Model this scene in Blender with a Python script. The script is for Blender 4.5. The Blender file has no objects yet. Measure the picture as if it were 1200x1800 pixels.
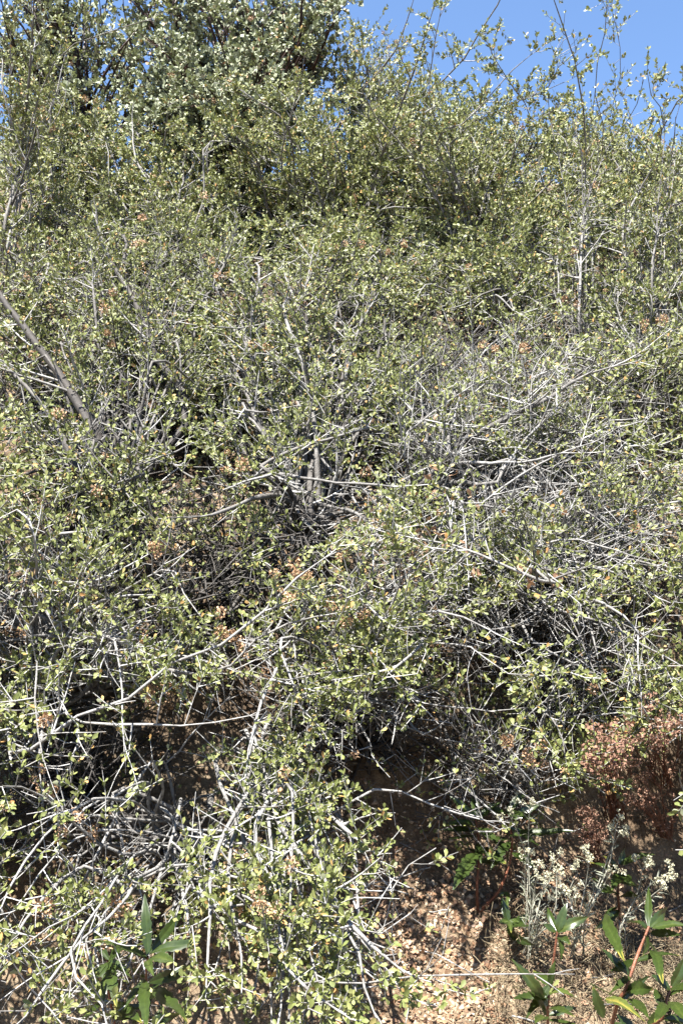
import bpy, math
import numpy as np
from mathutils import Matrix, Vector

rng = np.random.default_rng(11)
scene = bpy.context.scene
COL = scene.collection

# ---------------------------------------------------------------- camera, sky, sun
W, H, F = 1200.0, 1800.0, 1650.0          # photograph size and focal length in its pixels
CAM = np.array([0.0, 0.0, 1.5])
PITCH = math.radians(6.0)
cam = bpy.data.cameras.new('camera')
cam.sensor_fit = 'HORIZONTAL'
cam.sensor_width = 36.0
cam.lens = 36.0 * F / W
cam.clip_start = 0.05
cam.clip_end = 500.0
camo = bpy.data.objects.new('camera', cam)
COL.objects.link(camo)
camo.location = CAM
camo.rotation_euler = (math.pi / 2 + PITCH, 0, 0)
scene.camera = camo

SUN_ELEV = math.radians(65.0)
SUN_AZ = math.radians(-146.0)               # angle from +Y, clockwise seen from above: behind and left
SUN = np.array([math.sin(SUN_AZ) * math.cos(SUN_ELEV), math.cos(SUN_AZ) * math.cos(SUN_ELEV), math.sin(SUN_ELEV)])
world = bpy.data.worlds.new('World')
scene.world = world
world.use_nodes = True
wn = world.node_tree
for n in list(wn.nodes):
    wn.nodes.remove(n)
sky = wn.nodes.new('ShaderNodeTexSky')
sky.sky_type = 'NISHITA'
sky.sun_disc = False
sky.sun_elevation = SUN_ELEV
sky.sun_rotation = SUN_AZ
sky.altitude = 300
sky.air_density = 1.0
sky.dust_density = 0.2
sky.ozone_density = 5.0
bg = wn.nodes.new('ShaderNodeBackground')
bg.inputs['Strength'].default_value = 0.05
out = wn.nodes.new('ShaderNodeOutputWorld')
wn.links.new(sky.outputs[0], bg.inputs[0])
wn.links.new(bg.outputs[0], out.inputs[0])

sl = bpy.data.lights.new('sun', 'SUN')
sl.energy = 5.0
sl.angle = math.radians(0.5)
sl.color = (1.0, 0.955, 0.88)
so = bpy.data.objects.new('sun', sl)
COL.objects.link(so)
so.location = (-3, -3, 8)
so.rotation_euler = Vector(-SUN).to_track_quat('-Z', 'Y').to_euler()
scene.view_settings.view_transform = 'Standard'
scene.view_settings.look = 'None'
scene.view_settings.gamma = 1.0
scene.view_settings.exposure = 2.62

# ---------------------------------------------------------------- helpers
def norm(v):
    return v / np.maximum(np.linalg.norm(v, axis=-1, keepdims=True), 1e-9)

_py = np.array([-90, 0.85, 1.1, 1.4, 1.9, 2.14, 2.24, 2.34, 2.55, 3.0, 4.0, 5.0, 6.0, 8.0, 12.0, 20.0, 40.0, 120.0])
_pz = np.array([0, 0.0, 0.06, 0.28, 0.74, 0.92, 1.15, 1.45, 1.66, 1.96, 2.90, 3.75, 4.40, 5.2, 6.3, 7.5, 8.0, 8.0])   # a cut bank with a steep step

def base_z(y):
    return (np.interp(y - .04, _py, _pz) + np.interp(y, _py, _pz) + np.interp(y + .04, _py, _pz)) / 3

_K = rng.normal(size=(26, 2)); _K = norm(_K) * np.geomspace(0.8, 60, 26)[:, None]
_A = 0.055 / np.geomspace(1.0, 16, 26) ** 1.0
_PH = rng.uniform(0, 6.28, 26)

def ground_z(x, y):
    x = np.asarray(x, float); y = np.asarray(y, float)
    z = base_z(y)
    for (kx, ky), a, p in zip(_K, _A, _PH):
        z = z + a * np.sin(kx * x + ky * y + p + 1.3 * np.sin(0.7 * kx * y - p)) * 0.8
    return z

def ray(px, py):
    u = (px - W / 2) / F; v = -(py - H / 2) / F
    f = np.array([0, math.cos(PITCH), math.sin(PITCH)]); up = np.array([0, -math.sin(PITCH), math.cos(PITCH)])
    return f + u * np.array([1.0, 0, 0]) + v * up

_gd = np.linspace(0.9, 12, 900)
def gdist(px, py):
    r = ray(px, py)
    p = CAM + _gd[:, None] * r
    h = p[:, 2] - ground_z(p[:, 0], p[:, 1])
    i = np.argmax(h < 0) if (h < 0).any() else len(_gd) - 1
    return _gd[i]

def at(px, py, f=1.0):
    """point on the sight line, f = share of the way to the ground; f > 1.5 is a distance in metres"""
    d = f - 100 if f > 50 else min(gdist(px, py), 5.4) * f
    return CAM + ray(px, py) * d

def project(P):
    d = P - CAM
    f = np.array([0, math.cos(PITCH), math.sin(PITCH)]); up = np.array([0, -math.sin(PITCH), math.cos(PITCH)])
    z = d @ f
    zz = np.where(z > .05, z, .05)
    return W / 2 + F * d[:, 0] / zz, H / 2 - F * (d @ up) / zz, z

def make_mesh(name, V, polys, mat, tint=None, k=None):
    """V (n,3); polys a list of (m,3) or (m,4) index arrays"""
    me = bpy.data.meshes.new(name)
    V = np.ascontiguousarray(V, np.float32)
    polys = [np.asarray(p, np.int32) for p in polys if len(p)]
    idx = np.concatenate([p.ravel() for p in polys])
    tot = np.concatenate([np.full(len(p), p.shape[1], np.int32) for p in polys])
    start = np.concatenate([[0], np.cumsum(tot)[:-1]]).astype(np.int32)
    me.vertices.add(len(V)); me.vertices.foreach_set('co', V.ravel())
    me.loops.add(len(idx)); me.loops.foreach_set('vertex_index', idx)
    me.polygons.add(len(tot)); me.polygons.foreach_set('loop_start', start)
    if tint is not None:
        a = me.attributes.new('tint', 'FLOAT', 'POINT')
        a.data.foreach_set('value', np.ascontiguousarray(tint, np.float32))
    me.update(calc_edges=True)
    if mat: me.materials.append(mat)
    return me

def obj(name, me, parent=None):
    o = bpy.data.objects.new(name, me)
    COL.objects.link(o)
    if parent is not None: o.parent = parent
    return o

def thing(name, label, cat, loc, group=None):
    o = bpy.data.objects.new(name, None)
    o.empty_display_size = .05
    COL.objects.link(o)
    o.location = loc; o['label'] = label; o['category'] = cat
    if group: o['group'] = group
    return o

def spline(pts, k):
    """smooth curve through pts, k points evenly spread along it"""
    P = np.asarray(pts, float)
    if len(P) == 2:
        t = np.linspace(0, 1, k)[:, None]
        return P[0] * (1 - t) + P[1] * t
    Q = np.vstack([2 * P[0] - P[1], P, 2 * P[-1] - P[-2]])
    o = []
    for i in range(1, len(Q) - 2):
        t = np.linspace(0, 1, 12, endpoint=False)[:, None]
        a, b, c, d = Q[i - 1], Q[i], Q[i + 1], Q[i + 2]
        o.append(.5 * (2 * b + (c - a) * t + (2 * a - 5 * b + 4 * c - d) * t ** 2 + (3 * b - a - 3 * c + d) * t ** 3))
    o = np.vstack(o + [P[-1:]])
    s = np.concatenate([[0], np.cumsum(np.linalg.norm(np.diff(o, axis=0), axis=1))])
    u = np.linspace(0, s[-1], k)
    return np.stack([np.interp(u, s, o[:, j]) for j in range(3)], 1)

def tubes(P, R, s):
    """N tubes of k rings and s sides -> verts (N,k*s,3), quads of one tube"""
    N, k, _ = P.shape
    T = np.empty_like(P)
    T[:, 1:-1] = P[:, 2:] - P[:, :-2]; T[:, 0] = P[:, 1] - P[:, 0]; T[:, -1] = P[:, -1] - P[:, -2]
    T = norm(T)
    m = norm(T.mean(1))
    ref = np.where(np.abs(m[:, 2:3]) < .8, np.array([[0, 0, 1.0]]), np.array([[1.0, 0, 0]]))
    ref = np.repeat(ref[:, None], k, 1)
    U = norm(ref - (ref * T).sum(-1, keepdims=True) * T); Vv = np.cross(T, U)
    a = np.arange(s) * 2 * math.pi / s
    ring = U[:, :, None] * np.cos(a)[None, None, :, None] + Vv[:, :, None] * np.sin(a)[None, None, :, None]
    V = P[:, :, None] + ring * R[:, :, None, None]
    q = []
    for i in range(k - 1):
        for j in range(s):
            q.append((i * s + j, i * s + (j + 1) % s, (i + 1) * s + (j + 1) % s, (i + 1) * s + j))
    return V.reshape(N, k * s, 3), np.array(q)

def many(V, q):
    """stack N copies of a face template"""
    N, n, _ = V.shape
    return V.reshape(-1, 3), (q[None] + (np.arange(N) * n)[:, None, None]).reshape(-1, q.shape[1])

def grow(P0, D, L, k, wig, trop=0.0, tv=np.array([0, 0, 1.0])):
    pts = [P0]; p = P0; d = D
    for i in range(k - 1):
        d = norm(d + wig * rng.normal(size=d.shape) + trop * tv)
        p = p + d * (L / (k - 1))[:, None]
        pts.append(p)
    return np.stack(pts, 1)

def perp(d):
    r = rng.normal(size=d.shape)
    return norm(r - (r * d).sum(-1, keepdims=True) * d)

# ---------------------------------------------------------------- materials
def new_mat(name):
    m = bpy.data.materials.new(name); m.use_nodes = True
    t = m.node_tree; t.nodes.clear()
    o = t.nodes.new('ShaderNodeOutputMaterial')
    return m, t, o

def N_(t, kind, **kw):
    n = t.nodes.new(kind)
    for k_, v in kw.items():
        if k_ in n.inputs: n.inputs[k_].default_value = v
        else: setattr(n, k_, v)
    return n

def ramp(t, stops, src):
    r = t.nodes.new('ShaderNodeValToRGB')
    e = r.color_ramp.elements
    while len(e) < len(stops): e.new(.5)
    for x, (p, c) in zip(e, stops):
        x.position = p; x.color = (*c, 1)
    t.links.new(src, r.inputs[0])
    return r.outputs[0]

def mixc(t, f, a, b, mode='MIX'):
    n = t.nodes.new('ShaderNodeMix'); n.data_type = 'RGBA'; n.blend_type = mode
    for s, i in ((f, 0), (a, 6), (b, 7)):
        if isinstance(s, (int, float)): n.inputs[i].default_value = s
        elif isinstance(s, tuple): n.inputs[i].default_value = (*s, 1)
        else: t.links.new(s, n.inputs[i])
    return n.outputs[2]

def tint_attr(t):
    a = t.nodes.new('ShaderNodeAttribute'); a.attribute_name = 'tint'
    return a.outputs['Fac']

def leaf_material(name, stops, under, rough=.42, trans=.13, spec=.5, tcol=(.35, .42, .08), k=.5):
    m, t, o = new_mat(name)
    stops = [(p, tuple(k * x for x in c)) for p, c in stops]; under = tuple(k * x for x in under); tcol = tuple(k * x for x in tcol)
    c = ramp(t, stops, tint_attr(t))
    tc = t.nodes.new('ShaderNodeTexCoord')
    nz = N_(t, 'ShaderNodeTexNoise', Scale=140.0, Detail=2.0); t.links.new(tc.outputs['Object'], nz.inputs['Vector'])
    c = mixc(t, .35, c, ramp(t, [(.3, (.45, .45, .45)), (.7, (1.3, 1.3, 1.2))], nz.outputs[0]), 'MULTIPLY')
    g = t.nodes.new('ShaderNodeNewGeometry')
    c2 = mixc(t, g.outputs['Backfacing'], c, under)
    b = t.nodes.new('ShaderNodeBsdfPrincipled')
    b.inputs['Roughness'].default_value = rough
    b.inputs['Specular IOR Level'].default_value = spec
    t.links.new(c2, b.inputs['Base Color'])
    tr = t.nodes.new('ShaderNodeBsdfTranslucent')
    t.links.new(mixc(t, .5, c, tcol), tr.inputs[0])
    mx = t.nodes.new('ShaderNodeMixShader'); mx.inputs[0].default_value = trans
    t.links.new(b.outputs[0], mx.inputs[1]); t.links.new(tr.outputs[0], mx.inputs[2])
    t.links.new(mx.outputs[0], o.inputs[0])
    return m

def bark_material(name, stops, blotch=.5, rough=.75, scale=55.0, k=.39):
    m, t, o = new_mat(name)
    stops = [(p, tuple(k * x for x in c)) for p, c in stops]
    c = ramp(t, stops, tint_attr(t))
    tc = t.nodes.new('ShaderNodeTexCoord')
    nz = N_(t, 'ShaderNodeTexNoise', Scale=scale, Detail=4.0, Roughness=.65); t.links.new(tc.outputs['Object'], nz.inputs['Vector'])
    n2 = N_(t, 'ShaderNodeTexNoise', Scale=scale * 5, Detail=3.0); t.links.new(tc.outputs['Object'], n2.inputs['Vector'])
    c = mixc(t, blotch, c, ramp(t, [(.32, (.25, .22, .2)), (.5, (.9, .88, .86)), (.7, (1.35, 1.35, 1.35))], nz.outputs[0]), 'MULTIPLY')
    b = t.nodes.new('ShaderNodeBsdfPrincipled')
    b.inputs['Roughness'].default_value = rough
    b.inputs['Specular IOR Level'].default_value = .35
    t.links.new(c, b.inputs['Base Color'])
    bp = N_(t, 'ShaderNodeBump', Strength=.6, Distance=.003); t.links.new(n2.outputs[0], bp.inputs['Height'])
    t.links.new(bp.outputs[0], b.inputs['Normal'])
    t.links.new(b.outputs[0], o.inputs[0])
    return m

M_LEAF = leaf_material('buckbrush_leaf', [(0, (.088, .112, .032)), (.45, (.155, .177, .057)), (.8, (.235, .245, .094)), (.93, (.33, .26, .10)), (1, (.44, .24, .09))], (.22, .235, .15), rough=.52, spec=.24, k=.72)
M_MANZ = leaf_material('manzanita_leaf', [(0, (.19, .22, .14)), (.6, (.29, .32, .215)), (.92, (.38, .40, .29)), (1, (.46, .24, .12))], (.24, .28, .19), rough=.6, trans=.10, spec=.2, k=.66)
M_YERBA = leaf_material('yerba_santa_leaf', [(0, (.032, .055, .012)), (.5, (.06, .095, .02)), (.8, (.15, .19, .045)), (1, (.50, .42, .09))], (.16, .19, .11), rough=.30, trans=.15, spec=.5, k=.40)
M_DRY = leaf_material('dry_leaf', [(0, (.16, .085, .045)), (.5, (.42, .24, .14)), (1, (.60, .38, .24))], (.45, .28, .17), rough=.6, trans=.2, tcol=(.5, .25, .1))
M_SEED = leaf_material('dry_seed', [(0, (.28, .16, .08)), (.6, (.58, .35, .19)), (1, (.78, .56, .36))], (.55, .33, .18), rough=.7, trans=.1, tcol=(.5, .2, .08))
M_RUST = leaf_material('rusty_flower', [(0, (.18, .085, .055)), (.5, (.43, .225, .145)), (1, (.62, .43, .31))], (.38, .20, .13), rough=.8, trans=.2, k=.44, tcol=(.5, .2, .1))
M_FELT = leaf_material('felted_leaf', [(0, (.26, .28, .20)), (.5, (.40, .42, .32)), (1, (.62, .60, .42))], (.42, .44, .36), rough=.8, trans=.15, spec=.2, k=.4)
M_STRAW = leaf_material('straw', [(0, (.14, .10, .06)), (.5, (.33, .25, .15)), (1, (.52, .43, .28))], (.33, .26, .17), rough=.7, trans=.15, tcol=(.5, .4, .2))
M_BARK = bark_material('grey_bark', [(0, (.055, .047, .042)), (.3, (.17, .16, .15)), (.6, (.40, .395, .385)), (1, (.70, .70, .69))], .7)
M_REDBARK = bark_material('dark_red_bark', [(0, (.035, .018, .014)), (.5, (.085, .035, .026)), (1, (.15, .075, .05))], .5, rough=.5)
M_REDSTEM = bark_material('red_stem', [(0, (.16, .06, .035)), (1, (.34, .13, .07))], .6, rough=.5, scale=80)
M_FELTSTEM = bark_material('felted_stem', [(0, (.30, .29, .22)), (1, (.55, .54, .45))], .2, rough=.9)

def soil_material():
    m, t, o = new_mat('soil')
    tc = t.nodes.new('ShaderNodeTexCoord')
    def nz(s, d=5.0, r=.6):
        n = N_(t, 'ShaderNodeTexNoise', Scale=s, Detail=d, Roughness=r); t.links.new(tc.outputs['Object'], n.inputs['Vector']); return n.outputs[0]
    c = ramp(t, [(.3, (.090, .066, .044)), (.5, (.155, .120, .082)), (.72, (.21, .17, .12))], nz(9.0))
    c = mixc(t, .7, c, ramp(t, [(.3, (.45, .40, .36)), (.5, (1, 1, 1)), (.68, (1.35, 1.3, 1.2))], nz(75.0)), 'MULTIPLY')
    c = mixc(t, .6, c, ramp(t, [(.35, (.5, .45, .42)), (.55, (1, 1, 1)), (.7, (1.4, 1.38, 1.32))], nz(330.0, 2.0)), 'MULTIPLY')
    big = ramp(t, [(.42, (0, 0, 0)), (.62, (1, 1, 1))], nz(2.2, 3.0))
    c = mixc(t, big, c, mixc(t, .3, c, (.105, .060, .033)))
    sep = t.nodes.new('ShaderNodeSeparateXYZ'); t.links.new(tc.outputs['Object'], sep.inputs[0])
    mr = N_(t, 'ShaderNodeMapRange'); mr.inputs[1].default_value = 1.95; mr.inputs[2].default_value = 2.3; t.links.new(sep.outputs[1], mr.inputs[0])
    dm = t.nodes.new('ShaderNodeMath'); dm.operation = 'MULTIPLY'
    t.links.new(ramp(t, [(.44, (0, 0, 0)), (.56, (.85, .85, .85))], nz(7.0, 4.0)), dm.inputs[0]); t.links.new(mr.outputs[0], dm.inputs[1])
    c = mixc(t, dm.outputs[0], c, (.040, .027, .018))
    b = t.nodes.new('ShaderNodeBsdfPrincipled'); b.inputs['Roughness'].default_value = .95
    b.inputs['Specular IOR Level'].default_value = .15
    t.links.new(c, b.inputs['Base Color'])
    bp = N_(t, 'ShaderNodeBump', Strength=.8, Distance=.012); t.links.new(nz(90.0, 6.0, .7), bp.inputs['Height'])
    b2 = N_(t, 'ShaderNodeBump', Strength=.6, Distance=.003); t.links.new(nz(420.0, 3.0), b2.inputs['Height']); t.links.new(bp.outputs[0], b2.inputs['Normal'])
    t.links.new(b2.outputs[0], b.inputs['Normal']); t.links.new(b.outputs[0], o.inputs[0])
    return m
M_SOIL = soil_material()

def stone_material():
    m, t, o = new_mat('stone_chip')
    c = ramp(t, [(0, (.12, .08, .05)), (.5, (.24, .17, .11)), (1, (.36, .29, .21))], tint_attr(t))
    b = t.nodes.new('ShaderNodeBsdfPrincipled'); b.inputs['Roughness'].default_value = .9
    t.links.new(c, b.inputs['Base Color']); t.links.new(b.outputs[0], o.inputs[0])
    return m
M_STONE = stone_material()

# ---------------------------------------------------------------- ground
def axis(a, b, fine, lo, hi):
    mid = np.arange(a, b + fine / 2, fine)
    l = a - np.geomspace(fine * 1.5, a - lo, 34)[::-1]; r = b + np.geomspace(fine * 1.5, hi - b, 34)
    return np.concatenate([l, mid, r])
gx = axis(-1.5, 1.5, .016, -110, 110); gy = axis(1.1, 3.6, .016, -80, 115)
X, Y = np.meshgrid(gx, gy)
Z = ground_z(X, Y)
fine = rng.normal(size=Z.shape) * .0022 * np.clip(1 - (np.abs(X) - 1.5), 0, 1)
nx, ny = len(gx), len(gy)
i = np.arange(nx * ny).reshape(ny, nx)
quads = np.stack([i[:-1, :-1], i[:-1, 1:], i[1:, 1:], i[1:, :-1]], -1).reshape(-1, 4)
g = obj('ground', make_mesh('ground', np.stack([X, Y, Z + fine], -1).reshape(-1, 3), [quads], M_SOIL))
g['kind'] = 'structure'

# ---------------------------------------------------------------- leaves
LT = np.array([[0, 0, 0], [-.23, .42, .05], [0, .42, 0], [.23, .42, .05], [-.30, .74, .06], [0, .76, 0], [.30, .74, .06], [0, 1, .02]], float)
LF = np.array([(0, 2, 1), (0, 3, 2), (1, 2, 5), (1, 5, 4), (2, 3, 6), (2, 6, 5), (4, 5, 7), (5, 6, 7)])
LT_LOW = np.array([[0, 0, 0], [-.29, .5, .04], [.29, .5, .04], [-.22, .88, .02], [.22, .88, .02]], float)
LF_LOW = np.array([(0, 2, 1), (1, 2, 4), (1, 4, 3)])

LT_FAR = np.array([[0, 0, 0], [.31, .58, .04], [0, 1, .0], [-.31, .58, .04]], float)
LF_FAR = np.array([(0, 1, 2, 3)])

class Leaves:
    """a batch of leaves: base point, long axis, normal, length, width factor, curl, tint"""
    def __init__(s, b, a, n, L, w, c, t):
        s.b, s.a, s.n, s.L, s.w, s.c, s.t = b, a, n, L, w, c, t
    def pick(s, m):
        return Leaves(s.b[m], s.a[m], s.n[m], s.L[m], s.w[m], s.c[m], s.t[m])
    def mesh(s, name, mat, origin, low=False):
        T, Fc = ((LT, LF), (LT_LOW, LF_LOW), (LT_FAR, LF_FAR))[int(low)]
        sd = np.cross(s.a, s.n)
        z = T[None, :, 2] + s.c[:, None] * T[None, :, 1] ** 2
        V = s.b[:, None] + s.L[:, None, None] * (sd[:, None] * (T[None, :, 0] * s.w[:, None])[..., None] + s.a[:, None] * T[None, :, 1, None] + s.n[:, None] * z[..., None])
        V, q = many(V - origin, Fc)
        return make_mesh(name, V, [q], mat, np.repeat(s.t, len(T)))

def leaf_mat4(L, i, origin):
    a, n = L.a[i], L.n[i]; s = np.cross(a, n); k = L.L[i]
    M = np.eye(4); M[:3, 0] = s * k * L.w[i]; M[:3, 1] = a * k; M[:3, 2] = n * k; M[:3, 3] = L.b[i] - origin
    return Matrix(M.tolist())

LEAF_VARIANTS = {}
def leaf_variant(mat, tint, curl):
    key = (mat.name, round(tint * 9), round(curl * 8))
    if key not in LEAF_VARIANTS:
        T = LT.copy(); T[:, 2] += key[2] / 8 * T[:, 1] ** 2
        LEAF_VARIANTS[key] = make_mesh('leaf', T, [LF], mat, np.full(len(T), key[1] / 9))
    return LEAF_VARIANTS[key]

# seed clusters: three shared meshes of curled husks on short stalks
def husk_ball(n, r, size, mat, flat=1.0, name='seed_cluster'):
    c = rng.normal(size=(n, 3)); c = norm(c) * (rng.uniform(.25, 1, (n, 1)) ** .5) * r; c[:, 2] *= flat
    a = norm(norm(c) + .7 * rng.normal(size=(n, 3))); nn = perp(a)
    L = Leaves(c, a, nn, rng.uniform(.7, 1.4, n) * size, rng.uniform(.9, 1.8, n), rng.uniform(-.6, .6, n), rng.uniform(0, 1, n))
    return L.mesh(name, mat, np.zeros(3), low=True)
SEED_BALLS = [husk_ball(60, .012, .0046, M_SEED, .8) for _ in range(3)]

# ---------------------------------------------------------------- shrubs
SHRUBS = []      # filled first, built afterwards

_CK = norm(rng.normal(size=(9, 3))) * rng.uniform(16, 46, (9, 1)); _CP = rng.uniform(0, 6.28, 9)
def clumps(P):
    return np.sin(P @ _CK.T + _CP).sum(1) / math.sqrt(4.5)

FACE = norm(SUN + np.array([0.05, -.55, 0]))

# hollows under the overhanging growth, where little grows for want of light
HOLLOWS = [(at(x, y, f), np.array(r)) for x, y, f, r in ((205, 1410, .86, (.16, .26, .14)), (90, 1330, .86, (.10, .24, .06)), (720, 1300, .88, (.22, .26, .10)), (890, 1400, .90, (.14, .22, .10)), (40, 1090, .88, (.09, .26, .08)),
           (930, 1130, .90, (.20, .26, .08)), (330, 1010, .90, (.12, .26, .06)), (410, 1260, .88, (.10, .24, .05)), (560, 880, .90, (.16, .3, .07)), (230, 780, .90, (.14, .3, .09)), (690, 1540, .86, (.10, .2, .12)), (870, 860, .9, (.22, .3, .08)))]
def in_hollow(P):
    m = np.zeros(len(P), bool)
    for c, r in HOLLOWS: m |= (((P - c) / r) ** 2).sum(1) < 1
    return m

class Shrub:
    pass

def shrub(name, label, cat, root, traced=(), fill=(), r0=.011, lat=(.06, .22), tw=(.03, .085), tsp=.033, leaf=(.012, .020), leafy=1.0,
          bare=.3, node=.0068, low=False, lmat=None, bmat=None, bark=(.20, .72), seeds=10, laft=.065, up=.25, group='buckbrush shrubs on the bank', ltint=(.08, .88), split=True, wid=.85, arch=.12, seedmesh=None, lat_leafless=0.0, clump=.55, inner_leaf=.4, facing=.95, inner=True):
    """root: pixel (or point) of the foot; traced: stems followed in the photo [(px,py),...], f0, f1, radius;
    fill: (cx, cy, rx, ry, f0, f1, n) - n stems growing from the root into that part of the crown"""
    if not split: tsp *= 1.3; node *= .88
    S = Shrub(); S.__dict__.update(name=name, label=label, cat=cat, lmat=lmat or M_LEAF, bmat=bmat or M_BARK, low=low, group=group, split=split, seedmesh=seedmesh)
    R = at(*root) if len(root) == 2 or root[2] > 50 else np.array(root, float)
    R[2] = ground_z(R[0], R[1]) - .01
    S.root = R
    K = 14
    st, rad = [], []
    for tr in traced:
        pts, f0, f1, r = tr[:4]
        join = tr[4] if len(tr) > 4 else True
        n = len(pts)
        P = [at(x, y, f0 + (f1 - f0) * i / (n - 1)) for i, (x, y) in enumerate(pts)]
        if join:
            mid = (R + P[0]) / 2 + np.array([0, 0, .10 * np.linalg.norm(P[0] - R)])
            P = [R + rng.normal(size=3) * .01, mid] + P
        C = spline(P, K + 4 if join else K)
        C = spline(C, K)
        st.append(C); rad.append(r)
    fill = [tuple(x) for x in fill]
    S.n_outer = len(traced) + sum(x[6] for x in fill)
    if split and inner:      # the older, shaded growth close to the ground
        fill += [(cx, cy, rx * 1.05, ry * 1.05, .90, .985, int(n * .8)) for (cx, cy, rx, ry, f0, f1, n) in list(fill) if cy > 470]
    for (cx, cy, rx, ry, f0, f1, n) in fill:
        for _ in range(n):
            th = rng.uniform(0, 6.283); q = math.sqrt(rng.uniform(.05, 1))
            E = at(cx + rx * q * math.cos(th), cy + ry * q * math.sin(th), rng.uniform(f0, f1))
            d = E - R
            m1 = R + d * .33 + np.array([0, 0, arch * np.linalg.norm(d)]) + rng.normal(size=3) * .05
            m2 = R + d * .70 + np.array([0, 0, arch * np.linalg.norm(d)]) + rng.normal(size=3) * .05
            C = spline([R + np.array([*rng.normal(size=2) * .03, 0]), m1, m2, E], K)
            st.append(C); rad.append(r0 * rng.uniform(.45, 1))
    C = np.array(st); rad = np.array(rad); n = len(C)
    C[:, 2:] += np.cumsum(rng.normal(size=(n, K - 2, 3)) * .0022, axis=1)
    tt = np.linspace(0, 1, K)
    SR = rad[:, None] * (1 - .62 * tt[None])
    SR = SR * (1 + .12 * rng.normal(size=SR.shape)); SR[:, -1] *= .4
    S.stem, S.stem_r = C, np.maximum(SR, .001)
    SL = np.linalg.norm(np.diff(C, axis=1), axis=-1).sum(1)
    # side branches
    ids, ts = [], []
    for i in range(n):
        m = max(2, int(SL[i] * (1 - bare) / laft))
        ids += [i] * m; ts += list(bare + (1 - bare) * np.sort(rng.uniform(0, 1, m)))
        ids.append(i); ts.append(.985)
    ids = np.array(ids); ts = np.array(ts); m = len(ids)
    k0 = np.minimum((ts * (K - 1)).astype(int), K - 2); fr = ts * (K - 1) - k0
    P0 = C[ids, k0] * (1 - fr)[:, None] + C[ids, k0 + 1] * fr[:, None]
    ok = ~(in_hollow(P0) & (rng.uniform(size=m) < .6) & (ids < S.n_outer)); ids, ts, k0, fr, P0 = ids[ok], ts[ok], k0[ok], fr[ok], P0[ok]; m = len(ids)
    T = norm(C[ids, k0 + 1] - C[ids, k0])
    pr = norm(perp(T) + np.array([0, -.25, up]))
    ang = rng.uniform(.7, 1.35, m); ang = np.where(ts > .98, .15, ang)
    D = norm(T * np.cos(ang)[:, None] + pr * np.sin(ang)[:, None])
    LL = rng.uniform(lat[0], lat[1], m) * (1.15 - .5 * ts)
    KL = 6 if split else 5
    B = grow(P0, D, LL, KL, .075, .03)
    r1 = np.minimum(S.stem_r[ids, k0] * .65, rng.uniform(.0016, .0032, m) * (LL / .15) ** .5 + .0008)
    BR = r1[:, None] * (1 - .6 * np.linspace(0, 1, KL)[None])
    S.lat, S.lat_r, S.lat_stem, S.lat_t = B, BR, ids, ts
    # twigs, in opposite pairs at wide angles
    ids2, t2 = [], []
    for i in range(m):
        c = max(1, int(LL[i] / tsp))
        ids2 += [i] * c; t2 += list(rng.uniform(.12, 1, c))
    ids2 = np.array(ids2); t2 = np.array(t2); q = len(ids2)
    k1 = np.minimum((t2 * (KL - 1)).astype(int), KL - 2); fr = t2 * (KL - 1) - k1
    P1 = B[ids2, k1] * (1 - fr)[:, None] + B[ids2, k1 + 1] * fr[:, None]
    T1 = norm(B[ids2, k1 + 1] - B[ids2, k1])
    D1 = norm(T1 * rng.uniform(.1, .9, (q, 1)) + perp(T1) + np.array([0, -.1, up]))
    L1 = rng.uniform(tw[0], tw[1], q)
    KT = 3
    Tw = grow(P1, D1, L1, KT, .08, .03)
    TR = (rng.uniform(.0007, .0013, q) * (1.5 if low else 1.2))[:, None] * (1 - .5 * np.linspace(0, 1, KT)[None])
    S.tw, S.tw_r, S.tw_lat = Tw, TR, ids2
    # leaves, opposite pairs on twigs and on the young ends of side branches
    segs = []
    dead_lat = rng.uniform(size=m) < lat_leafless
    nn = np.maximum((L1 / node).astype(int), 1)
    a = np.repeat(np.arange(q), nn); u = rng.uniform(.08, 1.0, len(a))
    kk = np.minimum((u * (KT - 1)).astype(int), KT - 2); f_ = (u * (KT - 1) - kk)[:, None]
    pb = Tw[a, kk] * (1 - f_) + Tw[a, kk + 1] * f_; tb = norm(Tw[a, kk + 1] - Tw[a, kk]); lt = ts[ids2[a]]; dd = dead_lat[ids2[a]]; inn = ids[ids2[a]] >= S.n_outer
    nl = np.maximum((LL / node * .7).astype(int), 1)
    a2 = np.repeat(np.arange(m), nl); u2 = rng.uniform(.4, 1.0, len(a2))
    kk = np.minimum((u2 * (KL - 1)).astype(int), KL - 2); f_ = (u2 * (KL - 1) - kk)[:, None]
    pb = np.vstack([pb, B[a2, kk] * (1 - f_) + B[a2, kk + 1] * f_]); tb = np.vstack([tb, norm(B[a2, kk + 1] - B[a2, kk])])
    lt = np.concatenate([lt, ts[a2]]); dd = np.concatenate([dd, dead_lat[a2]]); inn = np.concatenate([inn, ids[a2] >= S.n_outer])
    keep = (rng.uniform(size=len(pb)) < leafy * np.clip((lt - bare) / (1 - bare) * 2.2 + .25, 0, 1)) & ~dd
    keep &= rng.uniform(size=len(pb)) < np.where(inn, inner_leaf, 1.0)
    keep &= rng.uniform(size=len(pb)) < np.clip(1.0 - .30 * clump + .75 * clump * clumps(pb), .05, 1)
    keep &= ~(in_hollow(pb) & (rng.uniform(size=len(pb)) < .88))
    pb, tb = pb[keep], tb[keep]
    rd = perp(tb)
    pb = np.concatenate([pb, pb]); rd = np.concatenate([rd, -rd]); tb = np.concatenate([tb, tb]); c = len(pb)
    al = norm(tb * rng.uniform(.5, 1.1, (c, 1)) + rd * rng.uniform(.5, 1.1, (c, 1)) + np.array([0, 0, .28]) + .2 * rng.normal(size=(c, 3)))
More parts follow.
